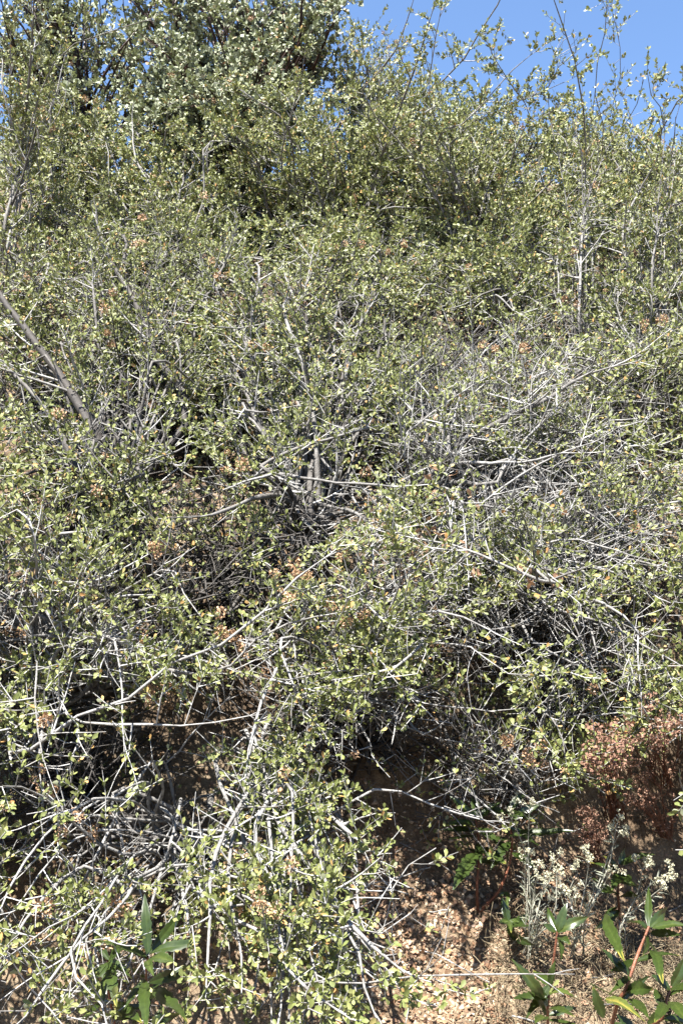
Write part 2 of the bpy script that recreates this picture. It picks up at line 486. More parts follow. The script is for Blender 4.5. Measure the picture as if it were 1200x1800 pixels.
    nh = tb * .45 + facing * FACE + .62 * rng.normal(size=(c, 3))
    nl_ = norm(nh - (nh * al).sum(1, keepdims=True) * al)
    br_t = rng.normal(size=c) * .16
    tint = np.clip(rng.beta(2.0, 2.2, c) * (ltint[1] - ltint[0]) + ltint[0] + br_t * .3, 0, .9)
    tint = np.where(rng.uniform(size=c) < .06, rng.uniform(.9, 1, c), tint)
    S.leaves = Leaves(pb, al, nl_, rng.uniform(leaf[0], leaf[1], c), rng.uniform(.75, 1.15, c) * wid, rng.uniform(-.25, .2, c), tint)
    # seed clusters at twig ends
    S.seeds = []
    cand = rng.permutation(q)[:seeds]
    for j in cand:
        S.seeds.append(Tw[j, -1])
    S.bark = bark
    SHRUBS.append(S)
    return S

def build_shrub(S, pick):
    e = thing(S.name, S.label, S.cat, S.root, S.group)
    o3 = S.root
    n = len(S.stem)
    V, q = tubes(S.stem, S.stem_r, 6 if S.split else 4)
    VB, qb = tubes(S.lat, S.lat_r, 4 if S.split else 3)
    VT, qt = tubes(S.tw, S.tw_r, 3)
    b0, b1 = S.bark
    mid = S.lat[:, 2]
    px, py, z = project(mid)
    inside = (px > -60) & (px < W + 60) & (py > -60) & (py < H + 60)
    order = np.argsort(np.where(inside, z, z + 50))
    own_obj = np.zeros(len(mid), bool); own_obj[order[:300]] = S.split
    others = np.where(~own_obj)[0]
    if S.split and len(others):
        tws = np.where(np.isin(S.tw_lat, others))[0]
        lv, lq = many(VB[others], qb); tv, tq = many(VT[tws], qt)
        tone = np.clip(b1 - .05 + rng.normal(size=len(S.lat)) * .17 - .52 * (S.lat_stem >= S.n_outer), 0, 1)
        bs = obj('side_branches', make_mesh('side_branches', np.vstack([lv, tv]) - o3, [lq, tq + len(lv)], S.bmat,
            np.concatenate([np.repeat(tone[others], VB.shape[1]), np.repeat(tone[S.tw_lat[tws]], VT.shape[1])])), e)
        bs['kind'] = 'stuff'
    for i in range(n):
        thick = np.repeat(S.stem_r[i], 6 if S.split else 4)
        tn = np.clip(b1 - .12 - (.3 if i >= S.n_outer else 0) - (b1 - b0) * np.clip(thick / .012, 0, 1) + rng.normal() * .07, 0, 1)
        lats = np.where(S.lat_stem == i)[0]
        if S.split:
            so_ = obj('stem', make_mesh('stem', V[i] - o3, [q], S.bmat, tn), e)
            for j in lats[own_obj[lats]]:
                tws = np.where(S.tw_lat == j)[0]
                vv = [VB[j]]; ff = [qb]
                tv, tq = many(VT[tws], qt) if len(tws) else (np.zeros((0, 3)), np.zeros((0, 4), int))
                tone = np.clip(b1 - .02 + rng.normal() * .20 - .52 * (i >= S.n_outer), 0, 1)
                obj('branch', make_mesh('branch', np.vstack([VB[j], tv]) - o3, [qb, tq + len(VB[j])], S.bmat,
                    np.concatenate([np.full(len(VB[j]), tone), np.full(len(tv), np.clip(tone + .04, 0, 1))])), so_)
        else:
            tws = np.where(np.isin(S.tw_lat, lats))[0]
            lv, lq = many(VB[lats], qb); tv, tq = many(VT[tws], qt)
            tint = np.concatenate([tn, np.full(len(lv), b1), np.full(len(tv), b1)])
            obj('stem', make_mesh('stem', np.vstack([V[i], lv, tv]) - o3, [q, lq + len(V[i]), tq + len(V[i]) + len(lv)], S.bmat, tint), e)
    L = S.leaves
    rest = np.ones(len(L.L), bool); rest[pick] = False
    z = project(L.b)[2]
    lod = np.where(z < 2.0, 0, np.where(z < 2.9, 1, 2))
    for lo in (0, 1, 2):
        m_ = rest & (lod == lo)
        if m_.any():
            fo = obj('foliage', L.pick(m_).mesh('foliage', S.lmat, o3, lo), e)
            fo['kind'] = 'stuff'
    for i in pick:
        l = obj('leaf', leaf_variant(S.lmat, L.t[i], L.c[i]), e)
        l.matrix_basis = leaf_mat4(L, i, o3)
    for p in S.seeds:
        c = obj('seed_cluster', SEED_BALLS[rng.integers(3)], e)
        s = rng.uniform(.6, 1.25)
        c.location = p - o3; c.rotation_euler = rng.uniform(0, 6.28, 3); c.scale = (s, s, s * rng.uniform(.7, 1.2))
    return e

D = lambda d: 100.0 + d      # a distance in metres along the view

# --- lower bank
shrub('buckbrush', 'low buckbrush at bottom left arching pale stems over the broad-leaved sprout', 'shrub', (312, 1500),
  traced=[([(305, 1485), (315, 1540), (325, 1615)], 0.925, 0.855, 0.0075),
          ([(320, 1540), (370, 1552), (415, 1567), (470, 1600)], 0.885, 0.775, 0.0045),
          ([(340, 1570), (380, 1600), (430, 1635), (465, 1655), (500, 1690)], 0.855, 0.755, 0.0056),
          ([(290, 1520), (245, 1540), (215, 1595), (140, 1660), (100, 1715), (35, 1800)], 0.855, 0.695, 0.0049),
          ([(165, 1590), (120, 1615), (60, 1650), (10, 1690)], 0.815, 0.735, 0.0030),
          ([(240, 1500), (165, 1470), (115, 1430), (50, 1375), (0, 1368)], 0.855, 0.735, 0.0045),
          ([(160, 1400), (80, 1460), (40, 1510), (15, 1550), (0, 1590)], 0.775, 0.715, 0.0045),
          ([(125, 1685), (150, 1730), (180, 1785), (195, 1830)], 0.735, 0.695, 0.0034),
          ([(278, 1425), (290, 1380), (270, 1330)], 0.905, 0.805, 0.0053)],
  fill=[(110, 1450, 150, 110, .76, .9, 5), (120, 1700, 150, 110, .8, .93, 8), (430, 1560, 110, 110, .78, .92, 7)],
  r0=.007, leaf=(.009, .015), leafy=.95, bare=.3, seeds=12, inner_leaf=.12, bark=(.42, .8), clump=.95)

shrub('buckbrush', 'buckbrush spilling down to the bottom edge left of the bare soil patch', 'shrub', (455, 1330),
  traced=[([(490, 1350), (540, 1390), (580, 1435), (610, 1460), (650, 1500)], 0.875, 0.775, 0.0075),
          ([(470, 1420), (520, 1505), (550, 1540), (578, 1572), (630, 1645), (705, 1710)], 0.835, 0.735, 0.0071),
          ([(560, 1440), (600, 1415), (630, 1395), (675, 1390), (720, 1405), (765, 1425), (855, 1450)], 0.855, 0.835, 0.0041),
          ([(600, 1610), (630, 1645), (640, 1720), (660, 1790)], 0.775, 0.715, 0.0045),
          ([(560, 1590), (600, 1570), (645, 1545)], 0.795, 0.755, 0.0034),
          ([(645, 1650), (675, 1625), (720, 1605)], 0.785, 0.775, 0.0030),
          ([(655, 1580), (700, 1525), (760, 1490)], 0.815, 0.795, 0.0026),
          ([(560, 1738), (650, 1737), (760, 1734), (930, 1730)], 0.775, 0.795, 0.0032),
          ([(500, 1690), (540, 1740), (600, 1790)], 0.755, 0.715, 0.0049)],
  fill=[(520, 1400, 140, 90, .8, .92, 7), (540, 1730, 190, 80, .76, .88, 18), (540, 1560, 40, 80, .8, .92, 2)],
  r0=.0075, leaf=(.009, .0155), leafy=1.0, bare=.34, lat=(.04, .16), inner=False, seeds=10, inner_leaf=.12, bark=(.42, .8), clump=.95)

shrub('buckbrush', 'leafy buckbrush in the middle with pale crossing twigs above dark hollow', 'shrub', (600, 1240),
  traced=[([(655, 1130), (675, 1085), (700, 1030), (705, 1000)], 0.835, 0.755, 0.0045),
          ([(685, 1130), (720, 1095), (770, 1085), (820, 1095), (870, 1120)], 0.815, 0.755, 0.0045),
          ([(830, 1140), (860, 1180), (940, 1190)], 0.795, 0.775, 0.0030),
          ([(580, 1130), (600, 1080), (612, 1060)], 0.795, 0.735, 0.0037),
          ([(640, 1180), (560, 1190), (500, 1200)], 0.835, 0.775, 0.0037),
          ([(700, 1200), (740, 1230), (860, 1245)], 0.835, 0.815, 0.0030)],
  fill=[(600, 1150, 190, 110, .76, .92, 20), (700, 1010, 110, 90, .78, .9, 9), (700, 1270, 210, 60, .82, .93, 9), (560, 1290, 150, 50, .8, .9, 6)],
  r0=.007, leaf=(.009, .0145), leafy=.95, bare=.3, seeds=14, inner_leaf=.12, bark=(.42, .8), clump=.95)

shrub('buckbrush', 'buckbrush at left edge with a long pale branch slanting up to centre', 'shrub', (60, 1240),
  traced=[([(15, 1345), (65, 1300), (110, 1265), (150, 1250), (200, 1230), (260, 1195), (295, 1160), (340, 1145), (415, 1110), (490, 1025), (570, 960)], 0.775, 0.755, 0.0046),
          ([(130, 1267), (240, 1268), (350, 1267), (440, 1255)], 0.805, 0.775, 0.0037),
          ([(185, 1110), (200, 1170), (200, 1230), (200, 1300)], 0.795, 0.755, 0.0037),
          ([(85, 1120), (140, 1050), (170, 1005), (175, 960)], 0.855, 0.795, 0.0067),
          ([(290, 1000), (318, 1040), (345, 1080)], 0.775, 0.755, 0.0036),
          ([(365, 1190), (440, 1135), (495, 1110), (560, 1090)], 0.815, 0.775, 0.0053),
          ([(65, 955), (35, 902), (0, 915)], 0.755, 0.735, 0.0045),
          ([(60, 1180), (58, 1260), (70, 1330)], 0.755, 0.735, 0.0034)],
  fill=[(130, 1080, 160, 110, .76, .9, 15), (330, 1180, 150, 100, .8, .92, 10), (60, 1310, 100, 70, .76, .88, 4), (120, 950, 150, 70, .78, .9, 8)],
  r0=.0075, leaf=(.009, .0148), leafy=.85, bare=.3, seeds=16, inner_leaf=.12, bark=(.42, .8), clump=.95)

# --- middle of the bank
shrub('buckbrush', 'big buckbrush with thick grey leaning trunks at left', 'shrub', (215, 900),
  traced=[([(185, 800), (160, 750), (130, 700), (100, 650), (55, 590), (0, 515), (-60, 430)], .84, .74, .017),
          ([(150, 845), (140, 825), (115, 770), (85, 720), (50, 680), (0, 630)], .84, .75, .012),
          ([(325, 760), (325, 695), (290, 660), (270, 620), (250, 565), (220, 510), (185, 450), (160, 380)], .84, .76, .013),
          ([(325, 720), (360, 690), (410, 645), (430, 600)], .88, .82, .009),
          ([(280, 800), (330, 830), (400, 850)], .86, .84, .004),
          ([(240, 810), (300, 790), (345, 770)], .84, .82, .004)],
  fill=[(120, 620, 170, 150, .8, .93, 14), (260, 500, 170, 120, .78, .9, 16), (110, 820, 150, 80, .76, .88, 10), (320, 640, 120, 100, .8, .92, 8)],
  r0=.009, leaf=(.0105, .0165), leafy=.85, bare=.3, seeds=30, clump=.6, bark=(.03, .66), lat=(.07, .26))

shrub('buckbrush', 'dense central buckbrush with dark upright trunk and pale horizontal limbs', 'shrub', (540, 930),
  traced=[([(540, 930), (541, 870), (540, 810)], 0.93, 0.88, .016),
          ([(520, 690), (500, 625), (520, 565), (540, 495), (550, 440)], 0.85, 0.75, .010),
          ([(480, 830), (460, 815), (520, 790), (600, 765), (680, 745)], 0.81, 0.77, .008),
          ([(460, 835), (530, 840), (600, 850), (690, 860)], 0.83, 0.79, .006),
          ([(460, 870), (400, 885), (340, 900)], 0.83, 0.79, .010),
          ([(430, 700), (440, 715), (490, 715)], 0.79, 0.77, .007),
          ([(520, 565), (450, 572), (400, 578), (330, 570)], 0.77, 0.73, .006)],
  fill=[(500, 560, 190, 140, .78, .9, 22), (650, 660, 130, 130, .8, .92, 13), (460, 750, 140, 90, .8, .92, 10), (560, 960, 120, 60, .84, .95, 6)],
  r0=.009, leaf=(.0105, .0165), leafy=.9, bare=.3, seeds=20, clump=.6, lat=(.07, .26))

shrub('buckbrush', 'half bare twiggy buckbrush at right with forked grey trunk leaning right', 'shrub', (735, 890),
  traced=[([(740, 860), (765, 830), (790, 797), (815, 780), (860, 752), (900, 730), (940, 710), (975, 690), (1015, 660), (1080, 640)], 0.865, 0.735, .0125),
          ([(785, 800), (783, 770), (795, 745), (800, 715)], 0.815, 0.795, .009),
          ([(800, 815), (860, 818), (930, 815), (990, 805)], 0.835, 0.775, .007),
          ([(920, 720), (945, 650), (980, 610)], 0.775, 0.735, .004),
          ([(870, 850), (890, 820), (920, 780), (960, 740), (1000, 705)], 0.835, 0.775, .008),
          ([(820, 890), (880, 850), (960, 800), (1050, 770)], 0.795, 0.755, .0045),
          ([(700, 780), (740, 740), (800, 690), (870, 650)], 0.795, 0.755, .005)],
  fill=[(930, 690, 190, 130, .82, .94, 18), (1010, 830, 190, 90, .86, .95, 14), (760, 720, 110, 110, .82, .93, 14), (820, 940, 160, 70, .84, .95, 16), (1120, 760, 110, 110, .82, .94, 12)],
  r0=.006, leaf=(.010, .016), leafy=.27, bare=.2, seeds=6, lat=(.08, .30), bark=(.3, .78), laft=.05)

shrub('buckbrush', 'bare branch tangle at right sweeping down to the rusty flower heads', 'shrub', (900, 1040),
  traced=[([(980, 1028), (950, 1020), (900, 1002), (840, 978), (785, 960), (735, 950)], 0.77, 0.77, .0055),
          ([(1000, 1030), (1060, 1050), (1115, 1090), (1122, 1140), (1125, 1205)], 0.85, 0.79, .005),
          ([(960, 1080), (1060, 1110), (1140, 1160), (1200, 1190)], 0.87, 0.83, .0045),
          ([(930, 1120), (1010, 1170), (1090, 1210), (1130, 1230)], 0.89, 0.85, .0045),
          ([(930, 965), (1000, 950), (1060, 965), (1110, 980)], 0.83, 0.81, .004)],
  fill=[(1080, 960, 150, 100, .84, .95, 22), (1060, 1130, 160, 80, .84, .95, 20), (900, 1120, 150, 90, .86, .96, 16), (800, 1030, 110, 70, .86, .95, 10)],
  r0=.005, leaf=(.010, .016), leafy=.26, bare=.2, seeds=5, lat=(.08, .28), bark=(.25, .7), laft=.05)

shrub('buckbrush', 'small green buckbrush on shaded ground right of the soil patch', 'shrub', (900, 1400),
  traced=[([(880, 1330), (900, 1290), (960, 1240)], .92, .88, .004)],
  fill=[(890, 1330, 130, 80, .86, .96, 13), (860, 1450, 80, 60, .88, .97, 6), (1130, 1210, 90, 60, .86, .94, 8)],
  r0=.004, leaf=(.010, .016), leafy=.8, bare=.25, seeds=3)

# --- upper bank
shrub('buckbrush', 'tall buckbrush at left edge with pale upright shoot against the manzanita', 'shrub', (10, 560),
  traced=[([(5, 400), (32, 280), (42, 175), (50, 50), (52, -30)], .74, .66, .008),
          ([(40, 330), (65, 200), (72, 130)], .74, .68, .004),
          ([(60, 200), (105, 95), (175, 60), (265, 30)], .7, .66, .004),
          ([(10, 450), (20, 350), (15, 200), (15, 50)], .76, .68, .006)],
  fill=[(60, 330, 110, 150, .72, .9, 18), (70, 130, 90, 110, .66, .78, 7)],
  r0=.007, leaf=(.013, .020), leafy=.85, bare=.35, seeds=14, lat=(.06, .22))

shrub('buckbrush', 'yellow-green buckbrush below the manzanita at upper left', 'shrub', (300, 520),
  traced=[([(250, 420), (250, 375), (280, 310), (290, 240), (295, 190)], .86, .76, .008),
          ([(405, 450), (412, 400), (420, 325), (418, 270)], .84, .76, .007)],
  fill=[(290, 430, 180, 60, .82, .94, 12), (280, 330, 190, 140, .78, .92, 30), (420, 400, 140, 110, .78, .9, 16), (150, 400, 110, 80, .78, .9, 9)],
  r0=.008, leaf=(.0135, .0205), leafy=1, bare=.12, seeds=16, lat=(.08, .26), tsp=.036, node=.0068, ltint=(.12, .9), facing=1.2, clump=.35)

shrub('buckbrush', 'dense buckbrush at upper centre in front of the skyline', 'shrub', (600, 480),
  traced=[([(550, 450), (560, 400), (570, 350), (575, 280)], .84, .76, .008),
          ([(640, 400), (660, 300), (700, 200), (740, 90), (760, 20)], .8, .68, .007),
          ([(500, 300), (520, 200), (540, 120)], .76, .7, .005)],
  fill=[(580, 430, 180, 60, .82, .94, 12), (580, 330, 190, 150, .76, .92, 32), (690, 420, 150, 90, .8, .92, 14), (500, 220, 140, 80, .74, .82, 12), (640, 250, 100, 70, .74, .82, 8)],
  r0=.008, leaf=(.0135, .0205), leafy=1, bare=.12, seeds=16, lat=(.08, .26), tsp=.036, node=.0068, ltint=(.12, .9), facing=1.2, clump=.35)

shrub('buckbrush', 'buckbrush with thin pale shoots crossing the sky at upper right of centre', 'shrub', (850, 520),
  traced=[([(740, 300), (750, 165), (800, 125), (830, 75), (875, 5), (890, -30)], .76, .66, .006),
          ([(790, 260), (880, 195), (955, 165), (990, 150)], .72, .66, .005),
          ([(760, 240), (800, 225), (840, 190), (890, 130), (930, 95)], .72, .66, .005),
          ([(755, 180), (762, 85), (775, 15)], .72, .66, .0045),
          ([(640, 170), (690, 110), (720, 40), (735, -10)], .7, .64, .0045),
          ([(900, 260), (930, 200), (905, 160), (860, 90)], .72, .66, .004)],
  fill=[(830, 440, 180, 60, .82, .94, 14), (820, 350, 190, 150, .78, .92, 30), (820, 250, 120, 60, .74, .8, 8), (920, 460, 140, 80, .8, .92, 12)],
  r0=.007, leaf=(.013, .020), leafy=1, ltint=(.12, .9), facing=1.2, clump=.35, bare=.15, seeds=14, lat=(.07, .24), tsp=.032)

shrub('buckbrush', 'buckbrush with tall dark shoot standing clear against blue sky at right', 'shrub', (1030, 640),
  traced=[([(1022, 605), (1015, 550), (1025, 450), (1020, 440), (1027, 325), (1027, 225), (1015, 150), (1000, 75), (970, 0), (960, -30)], .84, .6, .0062),
          ([(1030, 330), (1060, 250), (1040, 150), (1060, 75), (1066, 0)], .7, .6, .0035),
          ([(1027, 230), (1080, 180), (1088, 100), (1080, 40)], .66, .6, .003),
          ([(1020, 400), (1075, 250), (1110, 210), (1130, 150)], .72, .64, .0035),
          ([(960, 160), (990, 110), (1010, 90)], .68, .62, .003)],
  fill=[(1010, 480, 120, 120, .8, .92, 13), (1040, 330, 60, 90, .74, .84, 5)],
  r0=.006, leaf=(.012, .019), leafy=.5, bare=.3, seeds=5, lat=(.05, .17), tsp=.03, bark=(.45, .7))

shrub('buckbrush', 'buckbrush at right edge with dark shoots forking below the skyline', 'shrub', (1140, 700),
  traced=[([(1130, 680), (1120, 620), (1095, 565), (1080, 520)], .88, .8, .006),
          ([(1095, 405), (1125, 330), (1160, 270), (1165, 210), (1200, 170), (1225, 150)], .74, .64, .007),
          ([(1145, 445), (1165, 365), (1180, 270), (1185, 200)], .74, .64, .005),
          ([(1130, 675), (1160, 645), (1200, 615), (1250, 590)], .86, .8, .007),
          ([(1165, 215), (1140, 180), (1128, 130)], .66, .62, .003)],
  fill=[(1120, 540, 130, 140, .78, .92, 24), (1150, 360, 80, 90, .72, .82, 9), (1150, 700, 90, 80, .82, .92, 9)],
  r0=.006, leaf=(.012, .018), leafy=.85, bare=.2, seeds=10, lat=(.06, .22))

# --- skyline shrubs, farther up the slope
shrub('buckbrush', 'grey-green buckbrush on the skyline at right of centre', 'shrub', (860, 300, D(5.6)),
  fill=[(890, 270, 120, 60, D(4.9), D(5.8), 34), (780, 240, 120, 60, D(4.9), D(5.8), 30)], r0=.012, leaf=(.013, .020), leafy=1, bare=.35, node=.010, low=True, split=False, seeds=6, lat=(.10, .34), tw=(.05, .13), tsp=.04, laft=.09, ltint=(.2, .9))
shrub('buckbrush', 'distant grey-green buckbrush on the skyline at right edge', 'shrub', (1120, 330, D(6.0)),
  fill=[(1130, 330, 150, 70, D(5.2), D(6.2), 36), (1010, 290, 100, 60, D(5.2), D(6.2), 24)], r0=.012, leaf=(.013, .020), leafy=1, bare=.35, node=.010, low=True, split=False, seeds=8, lat=(.10, .34), tw=(.05, .13), tsp=.04, laft=.09, ltint=(.2, .9))
shrub('buckbrush', 'thin buckbrush on the skyline beside the manzanita', 'shrub', (640, 260, D(5.4)),
  fill=[(650, 140, 80, 80, D(4.8), D(5.6), 34), (740, 170, 70, 40, D(4.9), D(5.5), 14)], r0=.010, leaf=(.015, .022), leafy=.8, bare=.35, node=.010, low=True, split=False, seeds=10, lat=(.10, .32), tw=(.05, .13), tsp=.04, laft=.09, ltint=(.2, .9))

# --- manzanitas at the top left
shrub('manzanita', 'grey-green manzanita at top left with dark red trunks below a full crown', 'shrub', (420, 330, D(5.4)),
  traced=[([(240, 250), (225, 170), (230, 90), (215, 10)], D(5.3), D(5.2), .016),
          ([(270, 260), (285, 180), (320, 100)], D(5.3), D(5.1), .016),
          ([(380, 260), (360, 160), (345, 60)], D(5.3), D(5.2), .016)],
  fill=[(400, 0, 190, 60, D(5.1), D(5.7), 34), (410, 90, 190, 60, D(4.7), D(5.3), 34), (400, 180, 170, 50, D(4.4), D(4.9), 24), (290, 200, 100, 60, D(4.4), D(4.9), 12), (545, 60, 60, 80, D(4.8), D(5.4), 18), (450, -80, 150, 40, D(5.4), D(5.8), 8)],
  r0=.018, leaf=(.018, .028), leafy=1, bare=.36, node=.0095, low=True, split=False, seeds=14, lat=(.10, .30), tw=(.05, .12), tsp=.045, laft=.085,
  lmat=M_MANZ, bmat=M_REDBARK, bark=(.3, .6), wid=1.35, group='manzanitas at the top of the bank', ltint=(.1, .9), facing=1.15)
shrub('manzanita', 'open manzanita at top left corner, dark trunks with blue sky between', 'shrub', (140, 330, D(5.2)),
  traced=[([(98, 160), (102, 70), (108, 0), (110, -60)], D(5.1), D(5.0), .022),
          ([(140, 130), (130, 60), (145, 0)], D(5.1), D(5.0), .016),
          ([(135, 110), (120, 60), (105, -20)], D(5.0), D(5.0), .010),
          ([(160, 150), (180, 70), (175, 0)], D(5.1), D(5.0), .010)],
  fill=[(30, 60, 70, 110, D(4.8), D(5.4), 26), (130, -30, 130, 30, D(5.0), D(5.5), 18), (205, 90, 40, 80, D(4.7), D(5.2), 8), (190, 210, 90, 60, D(4.7), D(5.1), 14), (60, 240, 100, 70, D(4.7), D(5.1), 12)],
  r0=.014, leaf=(.018, .028), leafy=1, bare=.5, node=.010, low=True, split=False, seeds=10, lat=(.08, .24), tw=(.05, .12), tsp=.045, laft=.08,
  lmat=M_MANZ, bmat=M_REDBARK, bark=(.2, .5), wid=1.35, group='manzanitas at the top of the bank', ltint=(.1, .9), facing=1.15)

# --- the thicket between: more buckbrush rooted higher up the bank
for lab, x, y, w_, n_ in (('yellow-green buckbrush filling the bank under the open manzanita', 120, 420, 150, 34),
                      ('buckbrush between the two pale upright stems at upper left', 350, 430, 150, 34),
                      ('buckbrush behind the dense upper centre thicket', 570, 420, 150, 34),
                      ('buckbrush on the bank below the crossing sky shoots', 790, 430, 150, 34),
                      ('small-leaved buckbrush below the tall dark sky shoot', 1010, 440, 140, 30),
                      ('small-leaved buckbrush at right edge under the far skyline shrub', 1180, 450, 140, 26)):
    shrub('buckbrush', lab, 'shrub', (x, y), fill=[(x, y - 130, w_, 130, .8, .95, n_)], r0=.009, leaf=(.015, .022), leafy=1, facing=1.2, bare=.1, node=.0085, low=True, split=False,
          seeds=18, lat=(.09, .28), tw=(.04, .11), tsp=.040, laft=.07, bark=(.2, .7), ltint=(.22, .92), clump=.3)
for lab, x, y, w_, n_ in (('buckbrush on the bank between the sky shoots and the half bare shrub', 870, 610, 150, 30), ('buckbrush between the dense upper centre and the central trunk', 650, 590, 140, 26),
                      ('buckbrush low at left under the tall upright shoot', 70, 600, 130, 22)):
    shrub('buckbrush', lab, 'shrub', (x, y), fill=[(x, y - 110, w_, 100, .78, .92, n_)], r0=.008, leaf=(.0125, .0185), leafy=.9, bare=.15, node=.0095, low=True, split=False,
          seeds=10, lat=(.08, .26), tw=(.04, .10), tsp=.036, laft=.07, bark=(.2, .72), clump=.4)
for lab, x, y, w_, n_, lf in (('twiggy buckbrush behind the thick leaning trunks', 60, 760, 140, 22, .5),
                      ('buckbrush between the leaning trunks and the central trunk', 390, 760, 150, 24, .5),
                      ('twiggy buckbrush behind the forked grey trunk', 720, 720, 150, 26, .4),
                      ('bare buckbrush behind the half bare one at right', 1080, 800, 160, 26, .3)):
    shrub('buckbrush', lab, 'shrub', (x, y), fill=[(x, y - 120, w_, 130, .84, .97, n_)], r0=.008, leaf=(.011, .018), leafy=lf, bare=.22, node=.012, low=True, split=False,
          seeds=5, lat=(.09, .28), tw=(.04, .11), tsp=.034, laft=.065, bark=(.05, .32))
for lab, x, y, w_, n_, lf in (('shaded dead-twig thicket in the dark hollow at lower left', 150, 1420, 190, 30, .12),
                      ('shaded dead-twig thicket in the hollow below the middle', 640, 1330, 200, 30, .15),
                      ('shaded thicket of dead twigs under the long pale branch', 330, 1130, 190, 28, .15),
                      ('sparse twiggy buckbrush over orange soil below the central trunk', 420, 1020, 200, 36, .45),
                      ('sparse twiggy buckbrush over soil below the leaning trunks', 150, 960, 180, 28, .5)):
    shrub('buckbrush', lab, 'shrub', (x, y), fill=[(x, y - 40, w_, 110, .86, .98, n_)], r0=.006, leaf=(.010, .016), leafy=lf, bare=.15, node=.012, low=True, split=False,
          seeds=2, lat=(.07, .22), tw=(.04, .10), tsp=.034, laft=.06, bark=(.03, .16))

for lab, x, y, w_, h_, n_, lf in (('buckbrush reaching in at the left edge beside the lowest pale stems', -110, 1560, 150, 200, 26, .6),
                      ('buckbrush reaching in at the left edge beside the long pale branch', -130, 1180, 150, 180, 24, .7),
                      ('buckbrush reaching in at the left edge below the thick leaning trunks', -110, 900, 140, 160, 22, .7),
                      ('buckbrush reaching in at the right edge beside the bare tangle', 1290, 980, 130, 200, 22, .5),
                      ('buckbrush reaching in at the right edge under the dark forked shoots', 1290, 700, 130, 160, 22, .6),
                      ('buckbrush reaching in at the right edge beside the dull reddish buckwheat', 1330, 1330, 120, 160, 22, .6)):
    shrub('buckbrush', lab, 'shrub', (x, y), fill=[(x, y - 60, w_, h_, .76, .94, n_)], r0=.008, leaf=(.013, .020), leafy=lf, bare=.25, node=.010, low=True, split=False,
          seeds=6, lat=(.09, .28), tw=(.04, .11), tsp=.036, laft=.065, bark=(.12, .6))

_tip = np.vstack([S.tw[:, -1] for S in SHRUBS]); _own = np.concatenate([np.full(len(S.tw), k) for k, S in enumerate(SHRUBS)])
_tx, _ty, _tz = project(_tip)
for (x, y, n) in ((510, 1015, 6), (500, 1045, 4), (405, 1110, 4), (420, 1130, 3), (415, 805, 4), (275, 1215, 6), (300, 1225, 3), (150, 1455, 3), (115, 1450, 3), (60, 1370, 3), (210, 1580, 3), (440, 1590, 3), (80, 1280, 3),
                  (860, 600, 3), (930, 610, 3), (470, 605, 3), (1000, 455, 3), (380, 475, 3), (690, 70, 3), (450, 20, 4), (160, 170, 3), (130, 110, 2), (310, 150, 2), (195, 590, 3), (240, 400, 3), (170, 520, 3), (990, 520, 3),
                  (720, 230, 3), (900, 230, 3), (860, 320, 2), (600, 430, 3), (880, 1300, 3), (950, 1320, 4), (930, 1330, 3), (280, 950, 3), (265, 985, 2), (620, 1090, 2), (30, 60, 3), (350, 330, 2), (700, 440, 3), (1050, 330, 2), (1150, 560, 3)):
    for _ in range(n):
        d = np.hypot(_tx - x - rng.normal() * 12, _ty - y - rng.normal() * 12)
        c = np.where(d < 16)[0]
        if len(c):
            c = c[np.argmin(_tz[c])]
            SHRUBS[_own[c]].seeds.append(_tip[c])

# which leaves are seen largest in the photo: those become parts of their own
cellx, celly, dep, own, idx, size = [], [], [], [], [], []
for k, S in enumerate(SHRUBS):
    L = S.leaves; c = L.b + L.a * (L.L * .5)[:, None]
    px, py, z = project(c)
    v = norm(CAM - c)
    s = L.L * F / z * np.clip(np.abs((L.n * v).sum(1)), .35, 1)
    ok = (px > 2) & (px < W - 2) & (py > 2) & (py < H - 2) & (z > .3)
    j = np.where(ok)[0]
    cellx.append((px[j] / 6).astype(int)); celly.append((py[j] / 6).astype(int)); dep.append(z[j]); own.append(np.full(len(j), k)); idx.append(j); size.append(s[j])
cellx, celly, dep, own, idx, size = map(np.concatenate, (cellx, celly, dep, own, idx, size))
zb = np.full((int(W / 6) + 1, int(H / 6) + 1), 1e9)
np.minimum.at(zb, (cellx, celly), dep)
vis = dep < zb[cellx, celly] + .02
total_leaves = 0
for k, S in enumerate(SHRUBS):
    m = np.where((own == k) & vis & (size > 8.5))[0]
    m = m[np.argsort(-size[m])][:300]
    total_leaves += len(S.leaves.L)
    build_shrub(S, idx[m] if not S.low else np.zeros(0, int))

# ---------------------------------------------------------------- dead leaves clinging to the bare pale branch
def tagged(o, label, cat, group=None):
    o['label'] = label; o['category'] = cat
    if group: o['group'] = group
    return o

bare_shrub = [o for o in bpy.data.objects if o.get('label', '').startswith('bare branch tangle')][0]
for (x, y, n, sp) in ((742, 935, 9, 16), (790, 945, 5, 10), (826, 968, 5, 10), (838, 985, 4, 10), (915, 995, 6, 9), (925, 1015, 6, 9), (975, 1025, 7, 10), (768, 742, 5, 9), (762, 830, 6, 12), (745, 870, 6, 12), (800, 825, 4, 8), (990, 905, 4, 8), (830, 870, 3, 8), (770, 905, 5, 12), (840, 1010, 4, 10)):
    for _ in range(n):
        p = at(x + rng.normal() * sp * .7, y + rng.normal() * sp * .7, .795)
        a = norm(rng.normal(size=3) + np.array([0, -.3, -.1])); nn = perp(a[None])[0]
        l = Leaves(p[None], a[None], nn[None], rng.uniform(.013, .020, 1), np.array([.9]), np.array([0.]), np.array([0.]))
        o = obj('dry_leaf', leaf_variant(M_DRY, rng.uniform(.35, 1), rng.uniform(-.9, .9)), bare_shrub)
        o.matrix_basis = leaf_mat4(l, 0, np.array(bare_shrub.location))

